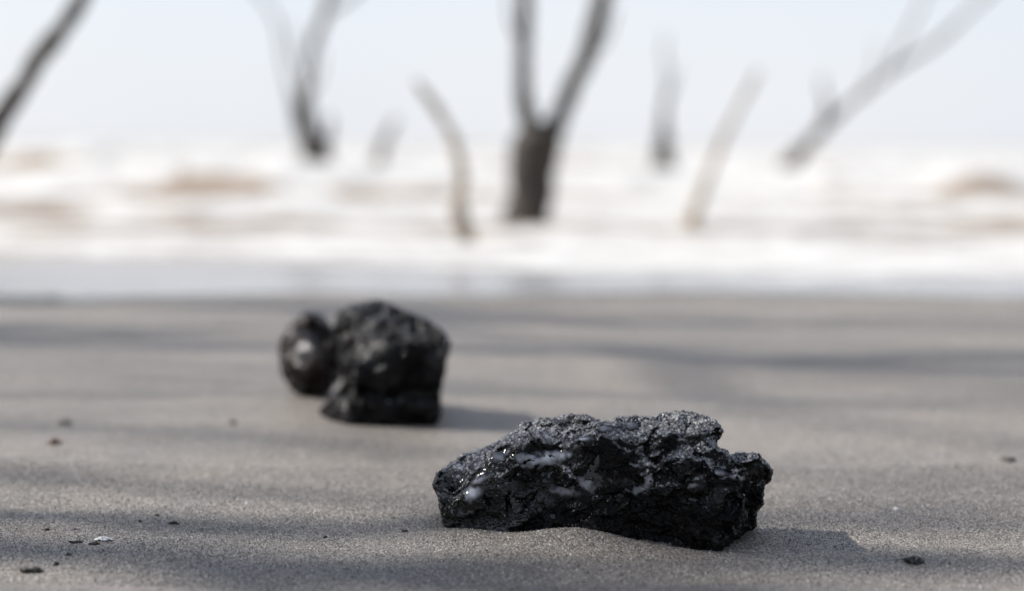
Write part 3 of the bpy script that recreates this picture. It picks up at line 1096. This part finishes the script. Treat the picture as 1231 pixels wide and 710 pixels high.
# stand of bare trees on the beach at the left; their shadows reach across the sand
def stand_tree(x, y, hgt, r0, seed, label):
    rg = random.Random(seed)
    t = empty('dead_tree', (x, y, 0.0))
    p = Vector((x, y, -0.15))
    pts, rad = [p.copy()], [r0 * 1.2]
    lean = Vector((rg.uniform(-0.12, 0.12), rg.uniform(-0.03, 0.03), 0))
    for k in range(1, 7):
        p = p + Vector((rg.uniform(-0.07, 0.07), rg.uniform(-0.03, 0.03), 0)) * hgt * 0.3 + lean * hgt / 6 + Vector((0, 0, hgt / 6))
        pts.append(p.copy())
        rad.append(r0 * (1 - k / 7.2))
    limb('trunk', pts, rad, M_WOOD_M, t, seed)
    for k in range(7):
        i = rg.choice([2, 3, 3, 4, 4, 5])
        a = rg.uniform(0, 6.28)
        d = Vector((math.cos(a), math.sin(a), 0))
        q = pts[i].copy()
        l = hgt * rg.uniform(0.25, 0.5)
        bp, br = [q.copy()], [rad[i] * 0.6]
        for s in range(1, 5):
            q = q + (d * (0.30 - 0.05 * s) + Vector((rg.uniform(-.08, .08), rg.uniform(-.08, .08), 0.16 + 0.04 * s))) * l * 0.8
            bp.append(q.copy())
            br.append(rad[i] * 0.6 * (1 - s / 4.6))
        limb('branch', bp, br, M_WOOD_M, t, seed + k * 7, 8, 4)
    tag(t, label, 'dead tree', 'bare trees along the edge of the swash')
    return t


for q_, x_, h_, r_, sd_, lb_ in STAND:
    stand_tree(x_, lane(q_, x_), h_, r_, sd_, lb_)


# ------------------------------------------------------------------ scraps on the sand
def scrap(name, label, cat, px, py, wpx, hpx, mat, seed, deep=0.6, rot=0.0, group=None, flat=False):
    g = ground(px, py + hpx * 0.45)
    s = g.y / FPX
    hx, hz = wpx * s * 0.42, hpx * s * 0.42
    hy = max(hx * deep, hz)
    n_t, n_p = 20, 30
    V_, F_ = [], []
    for i in range(n_t + 1):
        th = math.pi * i / n_t
        for k in range(n_p):
            ph = 2 * math.pi * k / n_p
            V_.append((math.sin(th) * math.cos(ph), math.sin(th) * math.sin(ph), math.cos(th)))
    V_ = np.array(V_)
    V_ = V_ * (1 + 0.6 * perlin(V_, 0.9, seed) + 0.55 * perlin(V_, 0.45, seed + 1) + 0.35 * perlin(V_, 0.22, seed + 2))[:, None]
    V_ = V_ * np.array([hx, hy, hz])
    if flat:      # curved shell shard: a thin cupped plate
        V_[:, 2] = V_[:, 2] * 0.35 + hz * 1.0 * (1 - (V_[:, 0] / hx) ** 2 * 0.8 - (V_[:, 1] / hy) ** 2 * 0.5)
        V_[:, 2] -= hz * 0.2
    c, s_ = math.cos(rot), math.sin(rot)
    V_ = np.stack([V_[:, 0] * c - V_[:, 1] * s_, V_[:, 0] * s_ + V_[:, 1] * c, V_[:, 2]], 1)
    for i in range(n_t):
        for k in range(n_p):
            k2 = (k + 1) % n_p
            F_.append((i * n_p + k, (i + 1) * n_p + k, (i + 1) * n_p + k2, i * n_p + k2))
    me = mesh_np(name, V_, np.array(F_))
    o = obj(name, me, mat)
    o.location = (g.x, g.y + hy * 0.3, float(sand_z(g.x, g.y)) + hz * 0.40)
    tag(o, label, cat, group)
    return o


M_CHIP = flat_mat('dark_bark', (0.030, 0.025, 0.020), 0.6)
M_CRUMB = flat_mat('tar_crumb', (0.014, 0.013, 0.013), 0.4)
M_SHELL = flat_mat('white_shell', (0.72, 0.70, 0.67), 0.35)
M_RED = flat_mat('brown_bark', (0.10, 0.055, 0.04), 0.7)
G = 'small scraps scattered on the sand'
scrap('bark_chip', 'oblong dark bark chip, largest of the scraps near the white shell shard', 'bark chip', 38, 683, 28, 10, M_CHIP, 1, 0.5, 0.1, G)
scrap('tar_crumb', 'small dark crumb next to the oblong bark chip', 'crumb', 67, 676, 8, 7, M_CRUMB, 2, 0.8, 0, G)
scrap('tar_crumb', 'tiny dark crumb halfway between oblong bark chip and white shell shard', 'crumb', 82, 665, 7, 5, M_CRUMB, 3, 0.8, 0, G)
scrap('bark_sliver', 'thin dark bark sliver just short of the white shell shard', 'bark sliver', 92, 650, 17, 5, M_CHIP, 4, 0.4, 0.1, G)
scrap('bark_sliver', 'dark bark sliver touching the white shell shard', 'bark sliver', 113, 652, 12, 5, M_CHIP, 5, 0.5, 0.05, G)
scrap('shell_shard', 'small bright white shell shard lying on the sand', 'shell', 124, 646, 25, 7, M_SHELL, 6, 0.6, 0.05, None, True)
scrap('bark_chip', 'small dark bark chip alone on lit sand beyond the white shell shard', 'bark chip', 208, 627, 11, 5, M_CHIP, 7, 0.6, 0.2, G)
scrap('bark_sliver', 'tiny dark sliver just behind the small lone bark chip', 'bark sliver', 189, 618, 7, 3, M_CHIP, 8, 0.5, 0.2, G)
scrap('tar_crumb', 'pinhead black crumb close to the small lone bark chip', 'crumb', 168, 625, 5, 4, M_CRUMB, 9, 0.8, 0, G)
scrap('tar_crumb', 'minute dark crumb on bare sand between shell shard and reddish bark chip', 'crumb', 57, 635, 6, 4, M_CRUMB, 10, 0.8, 0, G)
scrap('bark_sliver', 'short dark sliver close to the thin end of the craggy tar lump', 'bark sliver', 487, 637, 9, 3, M_CHIP, 11, 0.5, 0.2, G)
scrap('bark_sliver', 'tiny slanting dark sliver between shell shard and craggy tar lump', 'bark sliver', 391, 644, 6, 4, M_CHIP, 12, 0.6, 0.6, G)
scrap('tar_crumb', 'rough black crumb beyond the shadow of the craggy tar lump, largest crumb', 'crumb', 1100, 671, 25, 13, M_CRUMB, 13, 0.7, -0.2, G)
scrap('tar_crumb', 'blurred dark crumb on the far side of the rough black crumb', 'crumb', 1211, 550, 20, 7, M_WOOD_M, 14, 0.8, 0, G)
scrap('bark_chip', 'reddish brown bark chip lying alone on pale sand', 'bark chip', 65, 530, 17, 9, M_RED, 15, 0.7, 0, G)
scrap('tar_crumb', 'faint dark crumb on the sand between brown bark chip and tar block', 'crumb', 279, 506, 12, 5, M_WOOD_M, 16, 0.8, 0, G)
scrap('tar_crumb', 'flat grey crumb on the sand behind the reddish brown bark chip', 'crumb', 76, 506, 20, 7, M_WOOD_M, 17, 0.8, 0, G)
scrap('shell_fragment', 'tiny white shell fragment on sand beyond the craggy tar lump', 'shell', 1077, 610, 11, 5, M_SHELL, 18, 0.7, 0.3, None, True)
scrap('shell_fragment', 'pinhead white shell fragment on sand beyond the white shell shard', 'shell', 297, 603, 6, 4, M_SHELL, 19, 0.7, 0.3, None, True)
scrap('driftwood_bit', 'dark bit of driftwood lying along the edge of the swash', 'driftwood', 60, 356, 22, 5, M_WOOD_M, 20, 0.4, 0, None)
